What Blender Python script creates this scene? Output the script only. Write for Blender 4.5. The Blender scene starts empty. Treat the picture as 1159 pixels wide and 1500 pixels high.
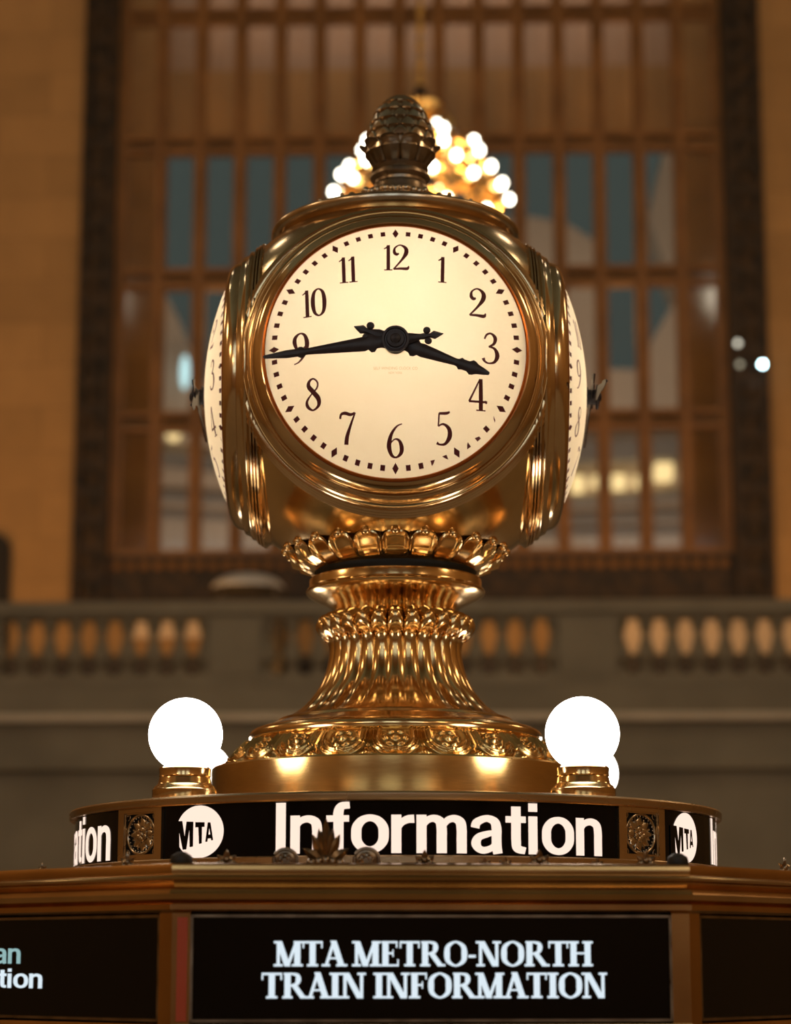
import bpy, bmesh, math, random
from mathutils import Vector, Matrix
PI = math.pi
random.seed(7)
R = math.radians
C = bpy.context.scene.collection
SC = bpy.context.scene

# ------------------------------------------------------------------ camera, world, exposure, lights
CAM_Y, CAM_Z = -5.936, 2.2
FPX, PITCH = 3100.0, R(9.85)            # focal length in pixels of the 1159 x 1500 frame, upward tilt
PY = 1405 - FPX*math.tan(PITCH)         # row of the optical axis (the photo is an off-centre crop)
cam_d = bpy.data.cameras.new('camera')
cam = bpy.data.objects.new('camera', cam_d); C.objects.link(cam)
cam.location = (0, CAM_Y, CAM_Z); cam.rotation_euler = (PI/2 + PITCH, 0, 0)
cam_d.sensor_fit = 'VERTICAL'; cam_d.sensor_height = 36; cam_d.sensor_width = 36
cam_d.lens = FPX*36/1500; cam_d.shift_y = (PY-750)/1500
cam_d.clip_end = 300
cam_d.dof.use_dof = True; cam_d.dof.focus_distance = 5.36; cam_d.dof.aperture_fstop = 2.0
SC.camera = cam
SC.view_settings.view_transform = 'Standard'; SC.view_settings.look = 'None'
SC.view_settings.gamma = 1; SC.view_settings.exposure = 0.0; SC.view_settings.use_curve_mapping = False
try:
    SC.cycles.use_denoising = True
    SC.cycles.max_bounces = 8; SC.cycles.diffuse_bounces = 3; SC.cycles.glossy_bounces = 4
    SC.cycles.transparent_max_bounces = 8
    SC.cycles.sample_clamp_indirect = 4.0
    SC.cycles.caustics_reflective = False; SC.cycles.caustics_refractive = False
except Exception:
    pass
W = bpy.data.worlds.new('dusk_sky'); SC.world = W; W.use_nodes = True
W.node_tree.nodes['Background'].inputs[0].default_value = (0.056, 0.070, 0.066, 1)
W.node_tree.nodes['Background'].inputs[1].default_value = 1.0

HALL_ROT, PIV = R(-1.5), (0.0, 30.0)
def hall(v):
    x, y = v[0]-PIV[0], v[1]-PIV[1]
    c, s = math.cos(HALL_ROT), math.sin(HALL_ROT)
    return (x*c - y*s + PIV[0], x*s + y*c + PIV[1], v[2])

def lamp(name, kind, loc, energy, col, size=0.5, rot=None, in_hall=True, **kw):
    d = bpy.data.lights.new(name, kind); d.energy = energy; d.color = col
    if kind in ('POINT', 'SPOT'): d.shadow_soft_size = size
    if kind == 'AREA':
        d.shape = 'RECTANGLE'; d.size = size; d.size_y = kw.get('size_y', size)
    if kind == 'SPOT':
        d.spot_size = kw.get('spot', R(100)); d.spot_blend = 0.8
    o = bpy.data.objects.new(name, d); C.objects.link(o)
    o.location = hall(loc) if in_hall else loc
    if rot: o.rotation_euler = rot
    return o
WARM = (1.0, 0.70, 0.40)
ORANGE = (1.0, 0.45, 0.12)
# the chandeliers that hang along both sides of the hall, behind and beside the camera
for sx in (-1, 1):
    for yy, en in ((-24, 520), (-13, 520), (-2, 520), (9, 300)):
        lamp('hall_chandelier_light', 'POINT', (sx*11.5, yy, 11.5), en, WARM, 0.9)
# orange up-lights standing on the balcony floor
for xx in (-9.5, -3.2, 3.2, 9.5):
    lamp('balcony_uplight', 'AREA', (xx, 28.2, 6.9), 70, ORANGE, 2.4, (R(152), 0, HALL_ROT), size_y=0.5)
# unseen orange spots added to brighten the far wall higher up
for sx in (-1, 1):
    lamp('wall_wash_fill', 'SPOT', (sx*13.5, 12, 19), 1900, ORANGE, 0.4, (R(88), 0, R(-sx*-14)), spot=R(75))
    lamp('cornice_cove', 'AREA', (sx*16, -2, 25), 300, (0.95, 1.0, 0.95), 1.0, (R(180), R(sx*25), 0), size_y=40)
# unseen point lights added high at the sides to streak the clock shoulders
for sx in (-1, 1):
    for px_, py_, pz_ in ((8.5, 15, 20), (10.5, 8, 18)):
        lamp('shoulder_streak_light', 'POINT', (sx*px_, py_, pz_), 130, (1.0, 0.86, 0.66), 0.55)
# unseen lights added between the two window skins to brighten piers and shades
for zz, en in ((9.3, 45), (14.2, 40), (18.8, 32)):
    for xx in (-3.4, 4.0):
        lamp('window_gap_fill', 'POINT', (xx, 32.9, zz), en, ORANGE, 0.8)
lamp('shade_fill_strip', 'AREA', (0.4, 33.0, 22.2), 95, (1.0, 0.70, 0.50), 9.5, (R(28), 0, 0), size_y=0.3)  # added strip out of view that brightens the roller shades
# street light on the buildings outside
lamp('street_light', 'AREA', (0, 37.0, 4.0), 1500, (1.0, 0.78, 0.60), 14, (R(130), 0, 0), size_y=3)
lamp('street_light_high', 'AREA', (3, 37.0, 23.0), 300, (1.0, 0.72, 0.52), 10, (R(62), 0, 0), size_y=2)
# bulb inside the glazed clock head
CLOCK_Z = 3.802
for k in range(4):          # one lamp behind each dial
    lamp('clock_bulb', 'POINT', (0.25*math.sin(k*PI/2), -0.25*math.cos(k*PI/2), CLOCK_Z + 0.07), 4.0, (1.0, 0.775, 0.52), 0.05, in_hall=False)

# ------------------------------------------------------------------ pixel to world
def vz(py, Y):
    return Y*math.tan(PITCH + math.atan((PY-py)/FPX)) + CAM_Z
def at(px, py, Y):
    """point on the vertical plane Y metres in front of the camera"""
    z = vz(py, Y); s = (Y*math.cos(PITCH) + (z-CAM_Z)*math.sin(PITCH))/FPX
    return ((px-579.5)*s, Y+CAM_Y, z)

# ------------------------------------------------------------------ materials
def nodes(m):
    m.use_nodes = True
    return m.node_tree.nodes, m.node_tree.links
def mat(name, col, rough=0.5, metal=0.0, var=0.0, scale=8.0, bump=0.0, bscale=40.0, rvar=0.0, col2=None, coat=0.0, spec=0.5, detail=4.0, stretch=None):
    m = bpy.data.materials.new(name); n, l = nodes(m)
    b = n['Principled BSDF']
    b.inputs['Base Color'].default_value = (*col, 1); b.inputs['Roughness'].default_value = rough
    b.inputs['Metallic'].default_value = metal; b.inputs['Specular IOR Level'].default_value = spec
    if coat: b.inputs['Coat Weight'].default_value = coat; b.inputs['Coat Roughness'].default_value = 0.05
    tc = n.new('ShaderNodeTexCoord')
    src = tc.outputs['Object']
    if stretch:
        mp = n.new('ShaderNodeMapping'); mp.inputs['Scale'].default_value = stretch
        l.new(src, mp.inputs[0]); src = mp.outputs[0]
    if var or col2 or rvar:
        t = n.new('ShaderNodeTexNoise'); t.inputs['Scale'].default_value = scale; t.inputs['Detail'].default_value = detail
        l.new(src, t.inputs['Vector'])
        if var or col2:
            r = n.new('ShaderNodeValToRGB')
            c2 = col2 or tuple(min(1, c*(1+var)) for c in col)
            c1 = col if col2 else tuple(c*(1-var) for c in col)
            r.color_ramp.elements[0].position = 0.35; r.color_ramp.elements[1].position = 0.68
            r.color_ramp.elements[0].color = (*c1, 1); r.color_ramp.elements[1].color = (*c2, 1)
            l.new(t.outputs['Fac'], r.inputs['Fac']); l.new(r.outputs['Color'], b.inputs['Base Color'])
        if rvar:
            mr = n.new('ShaderNodeMapRange'); mr.inputs['To Min'].default_value = max(0.02, rough-rvar); mr.inputs['To Max'].default_value = rough+rvar
            l.new(t.outputs['Fac'], mr.inputs['Value']); l.new(mr.outputs[0], b.inputs['Roughness'])
    if bump:
        t2 = n.new('ShaderNodeTexNoise'); t2.inputs['Scale'].default_value = bscale; t2.inputs['Detail'].default_value = 3
        l.new(src, t2.inputs['Vector'])
        bp = n.new('ShaderNodeBump'); bp.inputs['Strength'].default_value = bump; bp.inputs['Distance'].default_value = 0.02
        l.new(t2.outputs['Fac'], bp.inputs['Height']); l.new(bp.outputs[0], b.inputs['Normal'])
    return m
def emit(name, col, strength):
    m = bpy.data.materials.new(name); n, l = nodes(m)
    n.remove(n['Principled BSDF'])
    e = n.new('ShaderNodeEmission'); e.inputs[0].default_value = (*col, 1); e.inputs[1].default_value = strength
    l.new(e.outputs[0], n['Material Output'].inputs[0])
    return m
def stone(name, col, bw, bh, dark=0.78, var=0.12, rough=0.75):
    m = mat(name, col, rough); n, l = nodes(m); b = n['Principled BSDF']
    tc = n.new('ShaderNodeTexCoord'); sx = n.new('ShaderNodeSeparateXYZ'); cx = n.new('ShaderNodeCombineXYZ')
    l.new(tc.outputs['Object'], sx.inputs[0])
    ad = n.new('ShaderNodeMath'); ad.operation = 'ADD'; l.new(sx.outputs[0], ad.inputs[0]); l.new(sx.outputs[1], ad.inputs[1])
    l.new(ad.outputs[0], cx.inputs[0]); l.new(sx.outputs[2], cx.inputs[1])
    br = n.new('ShaderNodeTexBrick'); l.new(cx.outputs[0], br.inputs['Vector'])
    br.inputs['Color1'].default_value = (*[c*(1-var) for c in col], 1); br.inputs['Color2'].default_value = (*[min(1, c*(1+var)) for c in col], 1)
    br.inputs['Mortar'].default_value = (*[c*dark for c in col], 1)
    br.inputs['Scale'].default_value = 1; br.inputs['Brick Width'].default_value = bw; br.inputs['Row Height'].default_value = bh
    br.inputs['Mortar Size'].default_value = 0.012
    nz = n.new('ShaderNodeTexNoise'); nz.inputs['Scale'].default_value = 1.3; nz.inputs['Detail'].default_value = 5; l.new(tc.outputs['Object'], nz.inputs[0])
    mx = n.new('ShaderNodeMix'); mx.data_type = 'RGBA'; mx.blend_type = 'MULTIPLY'; mx.inputs[0].default_value = 0.7
    rp = n.new('ShaderNodeValToRGB'); rp.color_ramp.elements[0].color = (.6, .6, .6, 1); rp.color_ramp.elements[1].color = (1.1, 1.1, 1.1, 1)
    l.new(nz.outputs['Fac'], rp.inputs[0]); l.new(br.outputs[0], mx.inputs[6]); l.new(rp.outputs[0], mx.inputs[7]); l.new(mx.outputs[2], b.inputs['Base Color'])
    return m

M = {}
M['brass'] = mat('polished_brass', (0.75, 0.505, 0.235), 0.15, 1.0, var=0.10, scale=5, rvar=0.06, bump=0.025, bscale=9)
M['bezel_brass'] = mat('bezel_brass', (0.70, 0.50, 0.28), 0.14, 1.0, var=0.10, scale=6, rvar=0.05)
M['brass_relief'] = mat('cast_brass', (0.69, 0.43, 0.155), 0.23, 1.0, var=0.18, scale=14, rvar=0.06)
M['brass_brushed'] = mat('brushed_brass', (0.76, 0.49, 0.19), 0.22, 1.0, var=0.06, scale=30, rvar=0.04, stretch=(1, 1, 14))
def turned(m, amount, rot):     # lathe-turned metal: fine grooves round the axis stretch the highlights upright
    n, l = nodes(m); t = n.new('ShaderNodeTangent'); t.direction_type = 'RADIAL'; t.axis = 'Z'
    b = n['Principled BSDF']; b.inputs['Anisotropic'].default_value = amount; b.inputs['Anisotropic Rotation'].default_value = rot
    l.new(t.outputs[0], b.inputs['Tangent'])
turned(M['brass_brushed'], 0.6, 0.25)
M['bronze'] = mat('aged_bronze', (0.56, 0.45, 0.32), 0.22, 1.0, var=0.22, scale=9, rvar=0.08)
M['rosette_bronze'] = mat('polished_dark_bronze', (0.52, 0.44, 0.34), 0.20, 1.0, var=0.2, scale=25)
M['drum_bronze'] = mat('turned_bronze', (0.58, 0.42, 0.25), 0.27, 1.0, var=0.12, scale=4, rvar=0.05)
M['bronze_dark'] = mat('dark_bronze', (0.26, 0.20, 0.14), 0.30, 1.0, var=0.25, scale=18, rvar=0.08)
M['black_gap'] = mat('shadow_gap_black', (0.004, 0.004, 0.004), 0.6)
M['sign_black'] = mat('black_sign_glass', (0.003, 0.003, 0.004), 0.08, spec=0.22)
M['ink'] = mat('dial_ink', (0.11, 0.010, 0.012), 0.5)
M['ink_faint'] = mat('faint_gilt_ink', (0.62, 0.50, 0.28), 0.5)
M['hand'] = mat('blackened_hand_metal', (0.022, 0.014, 0.016), 0.45, var=0.3, scale=40)
M['dial_lip'] = mat('copper_lip', (0.55, 0.17, 0.04), 0.25, 1.0)
M['sign_light'] = emit('lit_sign_letters', (1.0, 0.76, 0.62), 1.12)
M['screen_text'] = emit('screen_letters', (0.80, 0.92, 1.0), 0.92)
M['screen_text_teal'] = emit('screen_letters_dim', (0.36, 0.58, 0.58), 0.8)
M['screen'] = mat('black_screen', (0.003, 0.003, 0.003), 0.12, spec=0.3)
M['booth_bronze'] = mat('booth_bronze', (0.50, 0.29, 0.11), 0.22, 1.0, var=0.22, scale=3, rvar=0.08)
M['red'] = mat('red_reflection_paint', (0.45, 0.06, 0.012), 0.35)
M['globe'] = emit('lamp_globe_glass', (1.0, 0.93, 0.84), 9.0)
M['globe_back'] = M['globe']
M['stone_warm'] = stone('warm_limestone', (0.50, 0.31, 0.13), 1.9, 0.82)
M['stone_grey'] = mat('grey_balcony_stone', (0.29, 0.245, 0.17), 0.7, var=0.14, scale=0.8, bump=0.05)
M['stone_pale'] = mat('pale_stone_and_lit_wall', (0.72, 0.60, 0.44), 0.6, var=0.1, scale=1.2)  # also paints the lit wall strips and the lit balcony ledge
M['stone_dark'] = mat('dark_marble_plinth', (0.03, 0.022, 0.014), 0.5, var=0.2, scale=2)
M['window_bronze'] = mat('window_bronze', (0.26, 0.13, 0.04), 0.55, 0.0, var=0.2, scale=1.5)
M['ornate'] = mat('ornate_cast_iron', (0.007, 0.005, 0.003), 0.6, 0.0, col2=(0.055, 0.03, 0.010), scale=4.5, bump=0.8, bscale=5, detail=6)
M['door_dark'] = mat('dark_doorway', (0.004, 0.003, 0.003), 0.6)
M['shade'] = mat('roller_shade_pink', (0.40, 0.30, 0.25), 0.8, var=0.08, scale=0.7)
M['shade_brown'] = mat('roller_shade_brown', (0.33, 0.21, 0.10), 0.8, var=0.1, scale=0.7)
M['facade'] = mat('facade_stone', (0.56, 0.46, 0.38), 0.8, var=0.10, scale=0.25)
M['facade_grey'] = mat('facade_ledge', (0.24, 0.22, 0.21), 0.8, var=0.1, scale=0.4)
M['window_lamp'] = emit('facade_lamp', (1.0, 0.72, 0.34), 1.5)
M['cool_lamp'] = emit('cool_spot_lamp', (0.62, 0.92, 1.0), 22)
M['cool_glow'] = emit('cool_window_glow', (0.55, 0.85, 0.92), 1.6)
M['bulb'] = emit('chandelier_bulb', (1.0, 0.92, 0.74), 13)
M['gilt'] = mat('gilded_metal', (0.85, 0.52, 0.16), 0.35, 1.0, var=0.15, scale=6)
M['ceiling_teal'] = mat('teal_vault_paint', (0.27, 0.32, 0.29), 0.8, var=0.1, scale=0.3)
M['marble_floor'] = stone('marble_floor', (0.52, 0.43, 0.31), 1.2, 1.2)
M['canvas_grey'] = mat('grey_canvas', (0.72, 0.74, 0.74), 0.7, var=0.1, scale=3)
M['cart_dark'] = mat('dark_cart_panel', (0.012, 0.010, 0.008), 0.6)
M['hall_window'] = emit('daylit_window_glass', (0.76, 0.92, 1.0), 2.2)

def glass_mat():
    m = bpy.data.materials.new('window_glass'); n, l = nodes(m); n.remove(n['Principled BSDF'])
    t = n.new('ShaderNodeBsdfTransparent'); t.inputs[0].default_value = (0.90, 0.90, 0.87, 1)
    g = n.new('ShaderNodeBsdfGlossy'); g.inputs['Roughness'].default_value = 0.08; g.inputs[0].default_value = (.8, .8, .8, 1)
    f = n.new('ShaderNodeFresnel'); f.inputs[0].default_value = 1.5
    x = n.new('ShaderNodeMixShader'); l.new(f.outputs[0], x.inputs[0]); l.new(t.outputs[0], x.inputs[1]); l.new(g.outputs[0], x.inputs[2])
    l.new(x.outputs[0], n['Material Output'].inputs[0]); return m
M['glass'] = glass_mat()
def dial_mat():
    m = bpy.data.materials.new('opal_dial_glass'); n, l = nodes(m); n.remove(n['Principled BSDF'])
    t = n.new('ShaderNodeBsdfTranslucent'); d = n.new('ShaderNodeBsdfDiffuse'); x = n.new('ShaderNodeMixShader'); x.inputs[0].default_value = 0.25
    tc = n.new('ShaderNodeTexCoord'); nz = n.new('ShaderNodeTexNoise'); nz.inputs['Scale'].default_value = 3.5; nz.inputs['Detail'].default_value = 5
    l.new(tc.outputs['Object'], nz.inputs[0])
    r = n.new('ShaderNodeValToRGB'); r.color_ramp.elements[0].position = .3; r.color_ramp.elements[1].position = .75
    r.color_ramp.elements[0].color = (.90, .82, .68, 1); r.color_ramp.elements[1].color = (.95, .90, .80, 1)
    l.new(nz.outputs['Fac'], r.inputs[0]); l.new(r.outputs[0], t.inputs[0]); d.inputs[0].default_value = (.8, .7, .5, 1)
    l.new(t.outputs[0], x.inputs[1]); l.new(d.outputs[0], x.inputs[2]); l.new(x.outputs[0], n['Material Output'].inputs[0])
    return m
M['dial'] = dial_mat()

# ------------------------------------------------------------------ mesh helpers
class MB:
    def __init__(s): s.v = []; s.f = []
    def add(s, vs, fs):
        o = len(s.v); s.v += [tuple(v) for v in vs]; s.f += [tuple(i+o for i in f) for f in fs]; return s
    def box(s, x0, x1, y0, y1, z0, z1):
        return s.add([(x0,y0,z0),(x1,y0,z0),(x1,y1,z0),(x0,y1,z0),(x0,y0,z1),(x1,y0,z1),(x1,y1,z1),(x0,y1,z1)],
                     [(0,3,2,1),(4,5,6,7),(0,1,5,4),(1,2,6,5),(2,3,7,6),(3,0,4,7)])
    def revolve(s, fn, nt, nu, closed=True, a0=0.0, a1=2*PI):
        """fn(theta, i) -> (r, z); nu rows of nt columns"""
        vs = []; fs = []
        cols = nt if closed else nt+1
        for i in range(nu):
            for j in range(cols):
                th = a0 + (a1-a0)*j/nt; r, z = fn(th, i)
                vs.append((r*math.cos(th), r*math.sin(th), z))
        for i in range(nu-1):
            for j in range(nt):
                k = (j+1) % cols if closed else j+1
                fs.append((i*cols+j, i*cols+k, (i+1)*cols+k, (i+1)*cols+j))
        return s.add(vs, fs)
    def lathe(s, prof, n=96, cx=0, cy=0, a0=0.0, a1=2*PI):
        closed = abs(a1-a0-2*PI) < 1e-6
        b = MB(); b.revolve(lambda t, i: prof[i], n, len(prof), closed, a0, a1)
        return s.add([(x+cx, y+cy, z) for x, y, z in b.v], b.f)
    def ball(s, c, r, n=16, m=10, sx=1, sy=1, sz=1):
        vs = [(c[0], c[1], c[2]-r*sz)]
        for i in range(1, m):
            p = -PI/2 + PI*i/m
            for j in range(n):
                t = 2*PI*j/n; vs.append((c[0]+r*sx*math.cos(p)*math.cos(t), c[1]+r*sy*math.cos(p)*math.sin(t), c[2]+r*sz*math.sin(p)))
        vs.append((c[0], c[1], c[2]+r*sz)); fs = []
        for j in range(n): fs.append((0, 1+(j+1) % n, 1+j))
        for i in range(m-2):
            for j in range(n):
                fs.append((1+i*n+j, 1+i*n+(j+1) % n, 1+(i+1)*n+(j+1) % n, 1+(i+1)*n+j))
        L = len(vs)-1
        for j in range(n): fs.append((L, 1+(m-2)*n+j, 1+(m-2)*n+(j+1) % n))
        return s.add(vs, fs)
    def tube(s, pts, r, n=8):
        pts = [Vector(p) for p in pts]; rs = r if isinstance(r, (list, tuple)) else [r]*len(pts)
        vs = []; fs = []; up = Vector((0, 0, 1))
        for i, p in enumerate(pts):
            d = (pts[min(i+1, len(pts)-1)] - pts[max(i-1, 0)]).normalized()
            a = d.cross(up if abs(d.z) < .95 else Vector((1, 0, 0))).normalized(); b = d.cross(a)
            for j in range(n):
                t = 2*PI*j/n; vs.append(p + (a*math.cos(t)+b*math.sin(t))*rs[i])
        for i in range(len(pts)-1):
            for j in range(n):
                k = (j+1) % n; fs.append((i*n+j, i*n+k, (i+1)*n+k, (i+1)*n+j))
        fs.append(tuple(range(n))[::-1]); fs.append(tuple((len(pts)-1)*n+j for j in range(n)))
        return s.add(vs, fs)
    def merge(s, o, fn=None):
        return s.add([fn(v) for v in o.v] if fn else o.v, o.f)
    def map(s, fn): s.v = [fn(v) for v in s.v]; return s
    def build(s, name, m, parent=None, smooth=None, loc=None, world=False):
        me = bpy.data.meshes.new(name); me.from_pydata([tuple(v) for v in s.v], [], s.f); me.update()
        if smooth is not None:
            me.polygons.foreach_set('use_smooth', [True]*len(me.polygons)); me.set_sharp_from_angle(angle=R(smooth))
        ob = bpy.data.objects.new(name, me); C.objects.link(ob); me.materials.append(m)
        if parent is not None:
            ob.parent = parent
        if loc is not None:
            ob.location = loc
        return ob
def recalc(ob):
    bm = bmesh.new(); bm.from_mesh(ob.data); bmesh.ops.recalc_face_normals(bm, faces=bm.faces); bm.to_mesh(ob.data); bm.free(); return ob
def tag(o, label, cat, group=None, kind=None):
    o['label'] = label; o['category'] = cat
    if group: o['group'] = group
    if kind: o['kind'] = kind
    return o
def empty(name, loc, rz=0):
    o = bpy.data.objects.new(name, None); C.objects.link(o); o.location = loc; o.rotation_euler = (0, 0, rz); o.empty_display_size = 0.1; return o
def struct(name, mb, m, parent=None, smooth=None):
    o = mb.map(hall).build(name, m, parent, smooth)
    if parent is None: o['kind'] = 'structure'
    return o
def prism(mb, poly, y0, y1):
    """outline poly in (x, z), from y0 to y1"""
    n = len(poly); vs = [(x, y0, z) for x, z in poly] + [(x, y1, z) for x, z in poly]
    fs = [tuple(range(n)), tuple(range(2*n-1, n-1, -1))] + [((i+1) % n, i, n+i, n+(i+1) % n) for i in range(n)]
    return mb.add(vs, fs)

# glyphs: strokes of varying width in a flat (x, y) box of height 1
def catmull(p, k=8):
    if len(p) < 3:
        return [tuple(p[0][c]+(p[-1][c]-p[0][c])*i/k for c in range(3)) for i in range(k+1)]
    q = ([p[-2]] + list(p) + [p[1]]) if tuple(p[0]) == tuple(p[-1]) else ([p[0]] + list(p) + [p[-1]]); out = []
    for i in range(1, len(q)-2):
        a, b, c, d = q[i-1], q[i], q[i+1], q[i+2]
        for j in range(k):
            t = j/k
            out.append(tuple(0.5*(2*b[m]+(c[m]-a[m])*t+(2*a[m]-5*b[m]+4*c[m]-d[m])*t*t+(3*b[m]-a[m]-3*c[m]+d[m])*t**3) for m in range(3)))
    out.append(tuple(p[-1])); return out
STROKE_GAIN = 1.0
def stroke(mb, pts, k=8):
    q = catmull(pts, k); vs = []; fs = []; loop = tuple(pts[0]) == tuple(pts[-1])
    for i, (x, y, w) in enumerate(q):
        a = q[max(i-1, 0)]; b = q[min(i+1, len(q)-1)]
        if loop and i in (0, len(q)-1): a, b = q[-2], q[1]
        dx, dy = b[0]-a[0], b[1]-a[1]; L = math.hypot(dx, dy) or 1
        w = w*STROKE_GAIN; nx, ny = -dy/L*w/2, dx/L*w/2; vs += [(x+nx, y+ny, 0), (x-nx, y-ny, 0)]
    for i in range(len(q)-1): fs.append((2*i, 2*i+1, 2*i+3, 2*i+2))
    mb.add(vs, fs)
DIG = {
 '1': [[(.0,1,.10),(.0,.5,.11),(.0,.0,.11)], [(-.16,.84,.035),(-.07,.90,.05),(.0,.98,.06)], [(-.15,.0,.035),(.15,.0,.035)]],
 '2': [[(-.06,.66,.05),(-.14,.62,.10),(-.22,.70,.10),(-.20,.88,.06),(-.02,1,.05),(.18,.88,.11),(.20,.66,.13),(.02,.36,.07),(-.25,.03,.05)], [(-.25,.035,.06),(.0,.05,.08),(.24,.05,.10),(.30,.16,.03)]],
 '3': [[(-.20,.80,.05),(-.12,.95,.06),(.03,1,.06),(.17,.86,.11),(.12,.66,.08),(-.06,.55,.04)], [(-.06,.55,.04),(.14,.50,.08),(.24,.28,.13),(.14,.06,.08),(-.06,0,.05),(-.20,.06,.07),(-.25,.16,.10)]],
 '4': [[(.07,1,.04),(-.12,.62,.05),(-.30,.27,.06)], [(-.31,.27,.06),(.32,.27,.06)], [(.10,1,.10),(.10,.5,.12),(.10,0,.12)], [(-.06,0,.035),(.26,0,.035)], [(.25,.32,.03),(.29,.22,.05)]],
 '5': [[(-.14,.96,.07),(.1,.97,.08),(.22,1.02,.05)], [(-.14,.97,.045),(-.17,.56,.045)], [(-.17,.56,.04),(.0,.63,.06),(.19,.50,.11),(.22,.26,.13),(.08,.04,.08),(-.10,0,.05),(-.22,.05,.08)]],
 '6': [[(.22,1.02,.03),(.04,.94,.05),(-.14,.70,.09),(-.22,.36,.13),(-.14,.08,.09),(.02,0,.05),(.18,.12,.10),(.21,.30,.12),(.13,.50,.08),(-.02,.55,.04),(-.18,.42,.04)]],
 '7': [[(-.26,.80,.06),(-.22,.94,.07),(-.08,.97,.09),(.10,.92,.08),(.24,.98,.05)], [(.25,.98,.045),(.10,.60,.07),(-.02,.25,.11),(-.05,0,.12)]],
 '8': [[(.12,.92,.05),(.0,1,.05),(-.13,.92,.08),(-.15,.76,.12),(.0,.58,.13),(.18,.36,.13),(.19,.14,.09),(.0,.0,.05),(-.18,.12,.09),(-.20,.30,.07),(-.04,.52,.04),(.12,.68,.05),(.16,.82,.05),(.12,.92,.05)]],
 '0': [[(0,1,.05),(-.16,.86,.10),(-.21,.5,.13),(-.16,.14,.10),(0,0,.05),(.16,.14,.10),(.21,.5,.13),(.16,.86,.10),(0,1,.05)]],
}
DIG['9'] = [[(-x, 1-y, w) for x, y, w in s] for s in DIG['6']]
def numeral(txt):
    global STROKE_GAIN
    STROKE_GAIN = 1.18; b = MB(); offs = {1: [0], 2: [-.24, .18]}[len(txt)]
    if txt == '11': offs = [-.17, .17]
    if txt == '12': offs = [-.26, .18]
    for ch, ox in zip(txt, offs):
        for s in DIG[ch]:
            t = MB(); stroke(t, s); b.merge(t, lambda v: (v[0]+ox, v[1]-.5, 0))
    STROKE_GAIN = 1.0
    return b
# bold roman capitals for the screens
def quad(b, x0, y0, x1, y1, w):
    b.add([(x0-w/2, y0, 0), (x0+w/2, y0, 0), (x1+w/2, y1, 0), (x1-w/2, y1, 0)], [(0, 1, 2, 3)])
def hb(b, x0, x1, y, t): b.add([(x0, y-t/2, 0), (x1, y-t/2, 0), (x1, y+t/2, 0), (x0, y+t/2, 0)], [(0, 1, 2, 3)])
def ser(b, x, y, w): hb(b, x-w-.02, x+w+.02, y+(.045 if y < .5 else -.045), .09)
def roman(ch):
    b = MB(); T, t = .23, .12
    if ch == 'M':
        quad(b,.15,0,.15,1,t); quad(b,.50,.0,.17,1,T); quad(b,.50,0,.84,1,t); quad(b,.87,0,.87,1,T); ser(b,.15,0,.15); ser(b,.87,0,.19); ser(b,.12,1,.12); ser(b,.90,1,.15); w=1.06
    elif ch == 'T':
        quad(b,.40,0,.40,1,T); hb(b,.02,.78,.955,.09); quad(b,.05,.72,.05,1,.06); quad(b,.75,.72,.75,1,.06); ser(b,.40,0,.19); w=.80
    elif ch == 'A':
        quad(b,.12,0,.42,1,t); quad(b,.72,0,.40,1.02,T); hb(b,.2,.6,.32,.07); ser(b,.12,0,.14); ser(b,.72,0,.19); w=.86
    elif ch in 'EF':
        quad(b,.20,0,.20,1,T); hb(b,.05,.64,.96,.08); hb(b,.2,.5,.52,.08); quad(b,.63,.74,.63,1,.06); quad(b,.49,.38,.49,.66,.05)
        if ch == 'E': hb(b,.05,.68,.04,.08); quad(b,.68,0,.68,.28,.06); w=.74
        else: ser(b,.20,0,.19); w=.70
    elif ch == 'R':
        quad(b,.20,0,.20,1,T); hb(b,.05,.4,.96,.08); stroke(b,[(.36,.96,.08),(.56,.90,.14),(.60,.74,.20),(.54,.57,.14),(.34,.50,.08)]); hb(b,.2,.38,.50,.08); quad(b,.80,0,.44,.52,T); ser(b,.20,0,.17); ser(b,.82,0,.13); w=.92
    elif ch == 'O':
        stroke(b,[(.46,.97,.08),(.18,.80,.17),(.13,.5,.22),(.18,.20,.17),(.46,.03,.08),(.74,.20,.17),(.79,.5,.22),(.74,.80,.17),(.46,.97,.08)]); w=.92
    elif ch == 'N':
        quad(b,.16,0,.16,1,t); quad(b,.72,.0,.20,1,T); quad(b,.78,0,.78,1,t); ser(b,.16,0,.14); ser(b,.78,1,.14); ser(b,.14,1,.14); w=.94
    elif ch == 'H':
        quad(b,.20,0,.20,1,T); quad(b,.74,0,.74,1,T); hb(b,.2,.74,.52,.08)
        for x in (.20,.74): ser(b,x,0,.18); ser(b,x,1,.18)
        w=.94
    elif ch == 'I':
        quad(b,.22,0,.22,1,T); ser(b,.22,0,.19); ser(b,.22,1,.19); w=.44
    elif ch == '-':
        hb(b,.04,.32,.40,.11); w=.36
    else: w=.30
    return b, w
def roman_line(txt):
    b = MB(); x = 0
    for ch in txt:
        g, w = roman(ch); b.merge(g, lambda v: (v[0]+x, v[1], 0)); x += w - .015
    return b, x
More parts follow.
